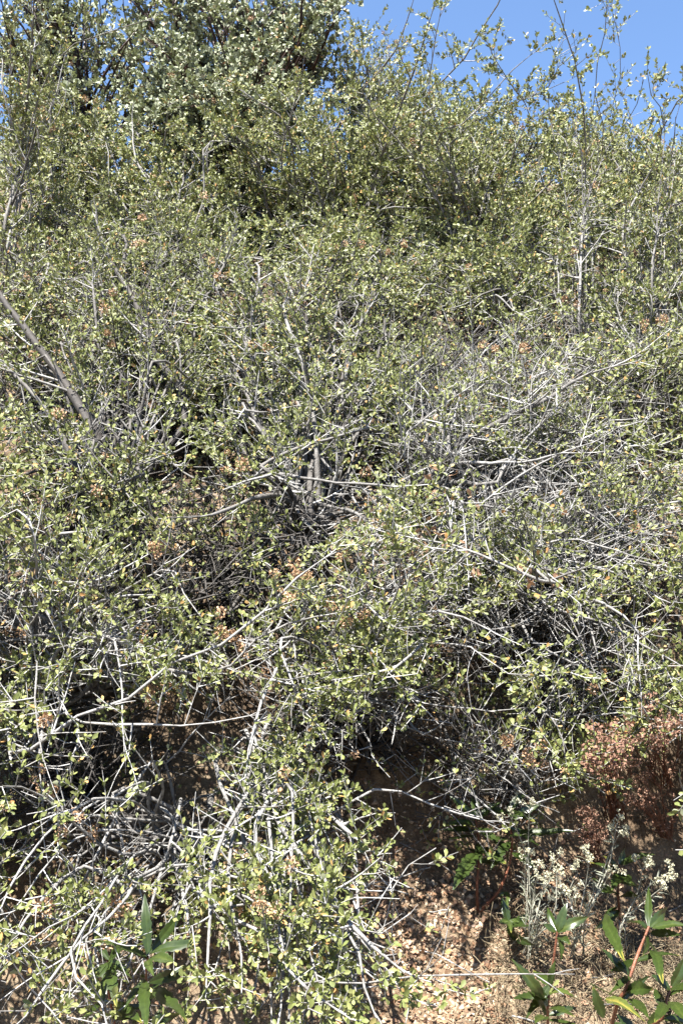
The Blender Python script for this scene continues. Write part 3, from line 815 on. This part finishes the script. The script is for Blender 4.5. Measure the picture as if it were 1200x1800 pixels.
# ---------------------------------------------------------------- yerba santa sprouts with long toothed leaves
def long_leaf(base, tip, width, face, sag, tint, parent, origin, name='leaf'):
    """lance-shaped toothed leaf with a folded midrib"""
    a = tip - base; Ln = np.linalg.norm(a); a = a / Ln
    nn = face - (face @ a) * a; nn = nn / np.linalg.norm(nn); sd = np.cross(a, nn)
    k = 14; V = []; T = []
    twist = rng.normal() * .8; brown = rng.uniform(.82, 1.3)
    for i in range(k + 1):
        t = i / k
        w = width * .5 * (math.sin(math.pi * min(1, t * .97 + .02) ** .85) ** .9 + .02)
        if .2 < t < .97: w *= 1 + (.13 if i % 2 else -.10)
        ang = twist * (t - .3)
        s2 = sd * math.cos(ang) + nn * math.sin(ang); n2 = nn * math.cos(ang) - sd * math.sin(ang)
        c = base + a * Ln * t + nn * sag * Ln * (4 * t * (1 - t)) + nn * .012 * Ln * math.sin(9 * t + twist * 6)
        for u in (-1, -.5, -.07, .07, .5, 1):
            V.append(c + s2 * u * w + n2 * (abs(u) * w * .45 - (w * .10 if abs(u) < .1 else 0) - (.3 * w * u * u)))
            T.append(min(1, tint + .17) if abs(u) < .1 else (tint + rng.normal() * .05 if t < brown else rng.uniform(.85, 1)))
    q = []
    for i in range(k):
        for j in range(5):
            q.append((i * 6 + j, i * 6 + j + 1, (i + 1) * 6 + j + 1, (i + 1) * 6 + j))
    V = np.array(V) - origin
    return obj(name, make_mesh('leaf', V, [np.array(q)], M_YERBA, np.array(T)), parent)

def sprout(label, root, stems, leaves, group='yerba santa sprouts along the foot of the bank', near=1.0, extra=7):
    R = at(*root); R[2] = ground_z(R[0], R[1]) - .01
    e = thing('yerba_santa', label, 'sprout', R, group)
    for pts, f0, f1, r in stems:
        P = [at(x, y, near * (f0 + (f1 - f0) * i / (len(pts) - 1))) for i, (x, y) in enumerate(pts)]
        P = spline([R] + P, 16)
        rr = r * (1 - .45 * np.linspace(0, 1, 16)) * (1 + .06 * rng.normal(size=16))
        V, q = tubes(P[None], rr[None], 7)
        obj('stem', make_mesh('stem', V[0] - R, [q], M_REDSTEM, np.full(len(V[0]), rng.uniform(.4, 1))), e)
        for _ in range(extra):
            b = P[rng.integers(6, 15)]; d = norm(rng.normal(size=3) * np.array([1, .8, .5]) + np.array([0, .1, .1]))
            long_leaf(b, b + d * rng.uniform(.04, .085), rng.uniform(.012, .019), np.array([0, -.4, .8]) + rng.normal(size=3) * .3, rng.uniform(-.02, .08), rng.uniform(0, .35), e, R)
    for (bx_, by_, tx, ty, w, fb, ft, tint, face) in leaves:
        long_leaf(at(bx_, by_, near * fb), at(tx, ty, near * ft), w * near * .85, np.array(face, float), rng.uniform(.02, .09), tint, e, R)
    return e

UPF = (-.1, -.5, .8)
sprout('glossy broad-leaved sprout at bottom left with one leaf shining white', (250, 2080),
  [([(260, 1760), (256, 1720), (260, 1682)], .9, .84, .0032), ([(194, 1760), (190, 1690)], .92, .88, .0034)],
  [(258, 1686, 148, 1656, .022, .84, .80, .35, (-.30, -.48, .82)), (260, 1680, 254, 1572, .020, .84, .82, .35, (.2, -.9, .3)),
   (262, 1676, 322, 1600, .019, .85, .88, .15, (.4, -.7, .5)), (262, 1678, 352, 1658, .022, .84, .82, .25, (.1, -.45, .85)),
   (262, 1684, 306, 1690, .024, .84, .80, .45, UPF), (260, 1690, 270, 1716, .017, .84, .80, .5, (0, -.8, .5)),
   (258, 1682, 230, 1672, .012, .84, .83, .3, UPF), (254, 1722, 258, 1812, .022, .86, .80, .3, (.1, -.85, .35)),
   (254, 1724, 218, 1776, .018, .87, .85, .2, (-.3, -.8, .4)), (270, 1740, 330, 1800, .030, .88, .80, .25, (.2, -.7, .6)),
   (262, 1728, 338, 1698, .024, .88, .90, .12, (.4, -.8, .2)), (192, 1692, 150, 1745, .024, .88, .86, .2, (-.3, -.8, .4)),
   (192, 1694, 205, 1770, .022, .88, .85, .35, (.2, -.9, .3)), (192, 1690, 232, 1722, .020, .88, .87, .4, UPF),
   (192, 1692, 180, 1770, .018, .88, .86, .45, (0, -.9, .3)), (196, 1760, 140, 1810, .026, .92, .86, .15, (-.2, -.7, .6)),
   (192, 1690, 225, 1640, .018, .88, .92, .25, (.3, -.8, .4)), (200, 1765, 250, 1800, .024, .9, .85, .3, UPF), (192, 1688, 165, 1640, .016, .9, .92, .2, (-.3, -.8, .4))], near=.93, extra=12)
sprout('red-stemmed broad-leaved sprout leaning right at bottom right, one leaf half yellow', (1068, 1840),
  [([(1085, 1765), (1100, 1738), (1118, 1685), (1140, 1630)], .9, .84, .0042), ([(1160, 1795), (1168, 1765), (1180, 1735)], .88, .86, .0034)],
  [(1140, 1632, 1064, 1606, .001, .84, .82, .3, UPF), (1062, 1606, 1098, 1692, .024, .86, .82, .35, (-.5, -.75, .45)), (1140, 1632, 1140, 1560, .016, .84, .84, .3, (-.4, -.8, .3)),
   (1142, 1630, 1172, 1596, .022, .84, .84, .35, (.2, -.8, .5)), (1146, 1632, 1208, 1628, .022, .84, .82, .4, (.1, -.5, .85)), (1144, 1640, 1195, 1644, .018, .85, .83, .1, (0, -.8, .4)),
   (1138, 1630, 1100, 1620, .018, .84, .83, .2, UPF), (1136, 1640, 1130, 1680, .016, .85, .83, .3, (0, -.9, .2)), (1128, 1660, 1165, 1730, .022, .86, .83, .25, (.2, -.8, .4)),
   (1110, 1715, 1085, 1690, .014, .88, .86, .2, UPF), (1100, 1745, 1148, 1738, .026, .88, .84, .3, UPF), (1100, 1752, 1066, 1757, .001, .88, .86, .2, UPF),
   (1064, 1756, 1135, 1798, .022, .86, .80, .78, (-.2, -.7, .6)), (1105, 1758, 1140, 1790, .02, .88, .83, .3, UPF), (1060, 1790, 1042, 1735, .020, .86, .84, .2, (-.3, -.8, .4)),
   (1180, 1735, 1205, 1680, .022, .86, .84, .3, (.3, -.7, .5)), (1178, 1740, 1145, 1715, .022, .86, .84, .25, UPF), (1180, 1740, 1225, 1735, .026, .86, .82, .35, UPF),
   (1176, 1760, 1210, 1800, .024, .86, .82, .4, UPF), (1174, 1765, 1150, 1800, .02, .86, .82, .3, UPF), (1092, 1745, 1078, 1720, .015, .88, .86, .25, UPF)])
sprout('upright red-stemmed broad-leaved sprout in front of the silvery flowers', (965, 1850),
  [([(962, 1780), (965, 1735), (974, 1680), (979, 1638)], .9, .84, .0036)],
  [(979, 1640, 996, 1588, .018, .84, .82, .35, (-.2, -.8, .5)), (979, 1640, 1034, 1612, .020, .84, .82, .5, (.1, -.6, .7)), (979, 1640, 962, 1596, .014, .84, .84, .3, (-.4, -.8, .3)),
   (978, 1642, 985, 1690, .018, .85, .83, .35, (.2, -.9, .2)), (978, 1644, 1002, 1660, .018, .85, .83, .15, UPF), (966, 1735, 975, 1690, .014, .86, .84, .25, UPF),
   (956, 1756, 898, 1686, .022, .86, .83, .5, (-.4, -.6, .65)), (964, 1745, 1020, 1760, .024, .87, .84, .6, (0, -.5, .85)), (962, 1770, 935, 1720, .018, .88, .87, .2, (-.2, -.8, .4)),
   (962, 1775, 1010, 1790, .022, .88, .84, .35, UPF), (960, 1785, 930, 1745, .022, .88, .86, .2, UPF), (960, 1790, 940, 1800, .022, .88, .83, .5, UPF), (978, 1640, 955, 1625, .014, .84, .83, .25, UPF)])
sprout('broad-leaved sprout behind the silvery flowers, below the rusty heads', (1088, 1640),
  [([(1088, 1600), (1086, 1575), (1088, 1520)], .95, .9, .0034)],
  [(1090, 1520, 1150, 1502, .022, .9, .88, .4, UPF), (1088, 1530, 1060, 1505, .016, .9, .89, .3, UPF), (1088, 1540, 1112, 1556, .024, .9, .88, .3, (.1, -.8, .5)),
   (1088, 1535, 1075, 1565, .022, .9, .88, .2, (-.2, -.9, .3)), (1088, 1520, 1098, 1490, .014, .9, .9, .3, (0, -.9, .2)), (1086, 1575, 1050, 1568, .022, .93, .9, .25, UPF),
   (1086, 1578, 1120, 1575, .02, .93, .9, .25, UPF), (1086, 1580, 1040, 1545, .018, .93, .9, .35, UPF)])
sprout('dark broad-leaved sprout in deep shade right of the soil patch', (840, 1600),
  [([(838, 1560), (842, 1500), (836, 1440)], .97, .92, .0036), ([(880, 1560), (900, 1490), (890, 1430)], .97, .93, .0034)],
  [(838, 1500, 796, 1566, .034, .92, .9, .3, (-.3, -.8, .4)), (836, 1440, 790, 1400, .022, .92, .92, .3, UPF), (836, 1442, 880, 1410, .022, .92, .92, .25, UPF), (838, 1445, 830, 1385, .02, .92, .93, .3, (0, -.9, .3)),
   (836, 1450, 780, 1450, .022, .92, .91, .2, UPF), (838, 1455, 875, 1480, .024, .92, .9, .2, UPF), (840, 1490, 890, 1520, .024, .93, .91, .2, UPF), (890, 1430, 940, 1445, .026, .93, .9, .15, UPF),
   (890, 1432, 850, 1420, .02, .93, .92, .2, UPF), (890, 1430, 925, 1395, .022, .93, .93, .2, UPF), (895, 1470, 1010, 1462, .024, .93, .9, .2, UPF), (896, 1480, 862, 1530, .024, .94, .92, .15, UPF), (900, 1500, 945, 1530, .022, .94, .92, .2, UPF)])
sprout('tiny pale-leaved sprout at the shaded right edge of the soil patch', (893, 1670),
  [([(893, 1640), (894, 1620)], .97, .95, .0016)],
  [(894, 1620, 912, 1622, .013, .95, .94, .45, UPF), (894, 1620, 876, 1622, .013, .95, .94, .45, UPF), (894, 1622, 898, 1640, .013, .95, .93, .5, UPF), (893, 1618, 890, 1568, .006, .95, .95, .5, UPF), (890, 1570, 876, 1575, .010, .95, .95, .5, UPF), (890, 1568, 895, 1585, .010, .95, .95, .6, UPF)])

# ---------------------------------------------------------------- silvery everlastings
M_BUTTON = leaf_material('cream_button', [(0, (.55, .52, .34)), (.5, (.75, .72, .50)), (1, (.9, .88, .7))], (.7, .68, .5), rough=.8, trans=.15, spec=.2, k=.42)
BUTTON = husk_ball(20, .0032, .0030, M_BUTTON, .9, 'flower_head')
def everlasting(label, root, stems):
    R = at(*root); R[2] = ground_z(R[0], R[1]) - .005
    e = thing('everlasting', label, 'wildflower', R, 'silvery everlastings at the foot of the bank')
    for pts, f0, f1, nb in stems:
        P = spline([R + np.array([*rng.normal(size=2) * .012, 0])] + [at(x, y, f0 + (f1 - f0) * i / max(1, len(pts) - 1)) for i, (x, y) in enumerate(pts)], 14)
        V, q = tubes(P[None], np.linspace(.0017, .0010, 14)[None], 5)
        st_ = obj('stem', make_mesh('stem', V[0] - R, [q], M_FELTSTEM, np.full(len(V[0]), rng.uniform(.3, 1))), e)
        m = 34; u = rng.uniform(.05, .95, m) ** .8; k0 = np.minimum((u * 13).astype(int), 12)
        b = P[k0] + (P[k0 + 1] - P[k0]) * (u * 13 - k0)[:, None]
        t = norm(P[k0 + 1] - P[k0]); a = norm(t * .7 + perp(t) + np.array([0, 0, .1])); nn = perp(a)
        Lv = Leaves(b, a, nn, rng.uniform(.010, .024, m), rng.uniform(.15, .3, m), rng.uniform(-1.0, .6, m), rng.uniform(0, .75, m))
        fo = obj('foliage', Lv.mesh('foliage', M_FELT, R), e); fo['kind'] = 'stuff'
        # forked top with button heads
        nf = max(2, nb // 4); dirs = norm(norm(P[-1] - P[-3]) + .75 * rng.normal(size=(nf, 3)))
        Fk = grow(np.repeat(P[-1:], nf, 0), dirs, rng.uniform(.010, .035, nf), 4, .15, .1)
        V, q = tubes(Fk, np.full((nf, 4), .0007), 4); v, qq = many(V - R, q)
        obj('flower_stalk', make_mesh('flower_stalk', v, [qq], M_FELTSTEM, np.full(len(v), .8)), e)
        for j in range(nb):
            h = obj('flower_head', BUTTON, e); s_ = rng.uniform(.7, 1.35)
            h.location = Fk[j % nf, -1] + rng.normal(size=3) * .0045 - R; h.rotation_euler = rng.uniform(0, 6, 3); h.scale = (s_, s_, s_)
    return e
everlasting('tall silvery everlasting with cream buttons beside the dark shade', (930, 1680),
  [([(925, 1600), (926, 1520), (912, 1470), (895, 1435)], .95, .88, 6), ([(932, 1600), (928, 1500), (930, 1420)], .95, .88, 10), ([(935, 1620), (940, 1560), (945, 1540)], .95, .88, 9),
   ([(940, 1620), (955, 1560), (970, 1520)], .94, .88, 6), ([(945, 1620), (970, 1580), (985, 1555)], .94, .88, 8), ([(930, 1620), (922, 1560), (925, 1510)], .95, .89, 6),
   ([(950, 1630), (975, 1600), (978, 1545)], .94, .88, 7), ([(950, 1640), (990, 1610), (1005, 1590)], .94, .88, 8), ([(930, 1640), (935, 1590), (962, 1555)], .94, .88, 8)])
everlasting('silvery everlasting with forked top leaning right under the rusty heads', (1010, 1690),
  [([(1030, 1600), (1055, 1545), (1075, 1490), (1090, 1465)], .92, .86, 9), ([(1020, 1600), (1030, 1550), (1036, 1510)], .92, .87, 10), ([(1010, 1620), (1000, 1570), (1015, 1535)], .93, .88, 9), ([(1030, 1610), (1060, 1560), (1068, 1535)], .92, .87, 6), ([(1040, 1590), (1070, 1520), (1082, 1455)], .91, .86, 8)])
everlasting('silvery everlasting with crowded cream heads left of the right edge', (1080, 1680),
  [([(1090, 1630), (1115, 1585), (1150, 1550), (1175, 1535)], .93, .87, 14), ([(1092, 1630), (1120, 1570), (1128, 1530)], .93, .88, 14), ([(1100, 1620), (1140, 1580), (1165, 1560)], .93, .87, 10)])

# ---------------------------------------------------------------- dried buckwheat with rust-brown heads
HEADS = [husk_ball(60, .018, .0052, M_RUST, .7, 'flower_head') for _ in range(3)]
def buckwheat(label, root, heads, f=.82):
    R = at(*root); R[2] = ground_z(R[0], R[1]) - .005
    e = thing('buckwheat', label, 'shrub', R, 'dried buckwheats at right')
    for (x, y, s_) in heads:
        P0 = at(x, y, f + rng.uniform(-.025, .025))
        mid = R + (P0 - R) * .55 + np.array([0, 0, .02]) + rng.normal(size=3) * .015
        P = spline([R + np.array([*rng.normal(size=2) * .015, 0]), mid, P0], 9)
        V, q = tubes(P[None], np.linspace(.0016, .0009, 9)[None], 4)
        st_ = obj('stem', make_mesh('stem', V[0] - R, [q], M_REDSTEM, np.full(len(V[0]), rng.uniform(0, .6))), e)
        h = obj('flower_head', HEADS[rng.integers(3)], e)
        h.location = P0 - R; h.rotation_euler = (rng.normal() * .4 + .5, rng.normal() * .4, rng.uniform(0, 6)); h.scale = (s_, s_, s_)
        m = 26; u = rng.uniform(.1, .85, m); k0 = np.minimum((u * 8).astype(int), 7); b = P[k0]
        t = norm(P[k0 + 1] - P[k0]); a = norm(t * .6 + perp(t)); nn = perp(a)
        Lv = Leaves(b, a, nn, rng.uniform(.006, .014, m), rng.uniform(.3, .6, m), rng.uniform(-.6, .6, m), rng.uniform(0, .6, m))
        fo = obj('foliage', Lv.mesh('foliage', M_RUST, R), e); fo['kind'] = 'stuff'
    return e
def scatter(cx, cy, rx, ry, n, s0=.6, s1=1.2):
    o = []
    for _ in range(n):
        th = rng.uniform(0, 6.28); q = math.sqrt(rng.uniform())
        o.append((cx + rx * q * math.cos(th), cy + ry * q * math.sin(th), rng.uniform(s0, s1)))
    return o
buckwheat('dried buckwheat with a dense mass of rust-brown flower heads', (1080, 1440),
          scatter(1060, 1320, 48, 42, 15) + [(1092, 1278, 1.15), (1100, 1310, 1.0), (1085, 1340, 1.0), (1040, 1345, 1.0), (1115, 1340, .8)])
buckwheat('dried buckwheat with orange-brown heads at right edge above the dense mass', (1165, 1390), scatter(1155, 1275, 42, 48, 11) + [(1141, 1232, 1.0), (1195, 1265, .9)])
buckwheat('dull reddish buckwheat with sparse heads at right edge', (1170, 1480), scatter(1150, 1395, 55, 40, 14, .4, .8), .9)
buckwheat('low orange-brown buckwheat just above the silvery forked everlasting', (1040, 1520), scatter(1032, 1455, 32, 32, 14, .5, .9), .92)

# ---------------------------------------------------------------- dry grass, litter, stone chips: nobody could count these
def on_ground(n, px0, px1, py0, py1):
    P = []
    px = rng.uniform(px0, px1, n); py = rng.uniform(py0, py1, n)
    for a, b in zip(px, py): P.append(at(a, b, 1.0))
    P = np.array(P); P[:, 2] = ground_z(P[:, 0], P[:, 1])
    return P
R = on_ground(60, 880, 1230, 1590, 1840)
n = 2600
P0 = R[rng.integers(len(R), size=n)] + rng.normal(size=(n, 3)) * np.array([.022, .022, 0]); P0[:, 2] = ground_z(P0[:, 0], P0[:, 1])
Dg = norm(rng.normal(size=(n, 3)) * np.array([.9, .9, .3]) + np.array([0, -.25, .55]))
G = grow(P0, Dg, rng.uniform(.03, .10, n), 5, .28, -.10)
V, q = tubes(G, np.full((n, 5), .00055) * rng.uniform(.7, 1.5, (n, 1)), 3); v, qq = many(V, q)
o = obj('dry_grass', make_mesh('dry_grass', v, [qq], M_STRAW, np.repeat(rng.uniform(0, 1, n), 15))); o['kind'] = 'stuff'
tagged(o, 'matted pale dry grass around the sprouts at bottom right', 'grass')

n = 26000
x = np.concatenate([rng.uniform(-2.2, 2.2, 20000), rng.normal(size=6000) * .25 + .25]); y = np.concatenate([rng.uniform(1.3, 4.8, 20000), rng.normal(size=6000) * .2 + 1.95]); P = np.stack([x, y, ground_z(x, y) + .003], 1)
a = norm(rng.normal(size=(n, 3)) + np.array([0, 0, 0])); up = norm(np.array([0, -.7, .7]) + .5 * rng.normal(size=(n, 3)))
a = norm(a - (a * up).sum(1, keepdims=True) * up * .85)
nn = norm(up - (up * a).sum(1, keepdims=True) * a)
Lv = Leaves(P, a, nn, rng.uniform(.006, .016, n), rng.uniform(.6, 1.1, n), rng.uniform(-.5, .5, n), rng.beta(1.5, 2, n))
o = obj('leaf_litter', Lv.mesh('leaf_litter', M_DRY, np.zeros(3), low=True)); o['kind'] = 'stuff'
tagged(o, 'fallen dry leaves scattered over the bank', 'leaf litter')

n = 9000
x = np.concatenate([rng.uniform(-1.3, 1.3, 4000), rng.normal(size=5000) * .16 + .16]); y = np.concatenate([rng.uniform(1.2, 3.2, 4000), rng.normal(size=5000) * .17 + 1.95]); P = np.stack([x, y, ground_z(x, y)], 1)
s_ = .0016 + .0065 * rng.uniform(size=n) ** 3
OCT = np.array([[1, 0, 0], [0, 1, 0], [-1, 0, 0], [0, -1, 0], [0, 0, .8], [0, 0, -.8]], float)
OF = np.array([(0, 1, 4), (1, 2, 4), (2, 3, 4), (3, 0, 4), (1, 0, 5), (2, 1, 5), (3, 2, 5), (0, 3, 5)])
V = P[:, None] + (OCT[None] * (1 + .35 * rng.normal(size=(n, 6, 1))) + .25 * rng.normal(size=(n, 6, 3))) * s_[:, None, None]
v, qq = many(V, OF)
o = obj('gravel', make_mesh('gravel', v, [qq], M_STONE, np.repeat(rng.uniform(0, 1, n), 6))); o['kind'] = 'stuff'
tagged(o, 'coarse tan grit on the bare soil patch', 'gravel')

n = 1500
x = rng.uniform(-1.6, 1.6, n); y = rng.uniform(1.5, 4.2, n); P0 = np.stack([x, y, ground_z(x, y) + .004], 1)
Dg = norm(rng.normal(size=(n, 3)) * np.array([1, .6, .3])); G = grow(P0, Dg, rng.uniform(.04, .16, n), 5, .12)
G[:, :, 2] = np.maximum(G[:, :, 2], ground_z(G[:, :, 0], G[:, :, 1]) + .001)
V, q = tubes(G, np.full((n, 5), .0011) * rng.uniform(.6, 1.8, (n, 1)), 4); v, qq = many(V, q)
o = obj('fallen_twigs', make_mesh('fallen_twigs', v, [qq], M_BARK, np.repeat(rng.uniform(.1, .9, n), 20))); o['kind'] = 'stuff'
tagged(o, 'fallen grey twigs lying on the bank under the shrubs', 'twigs')
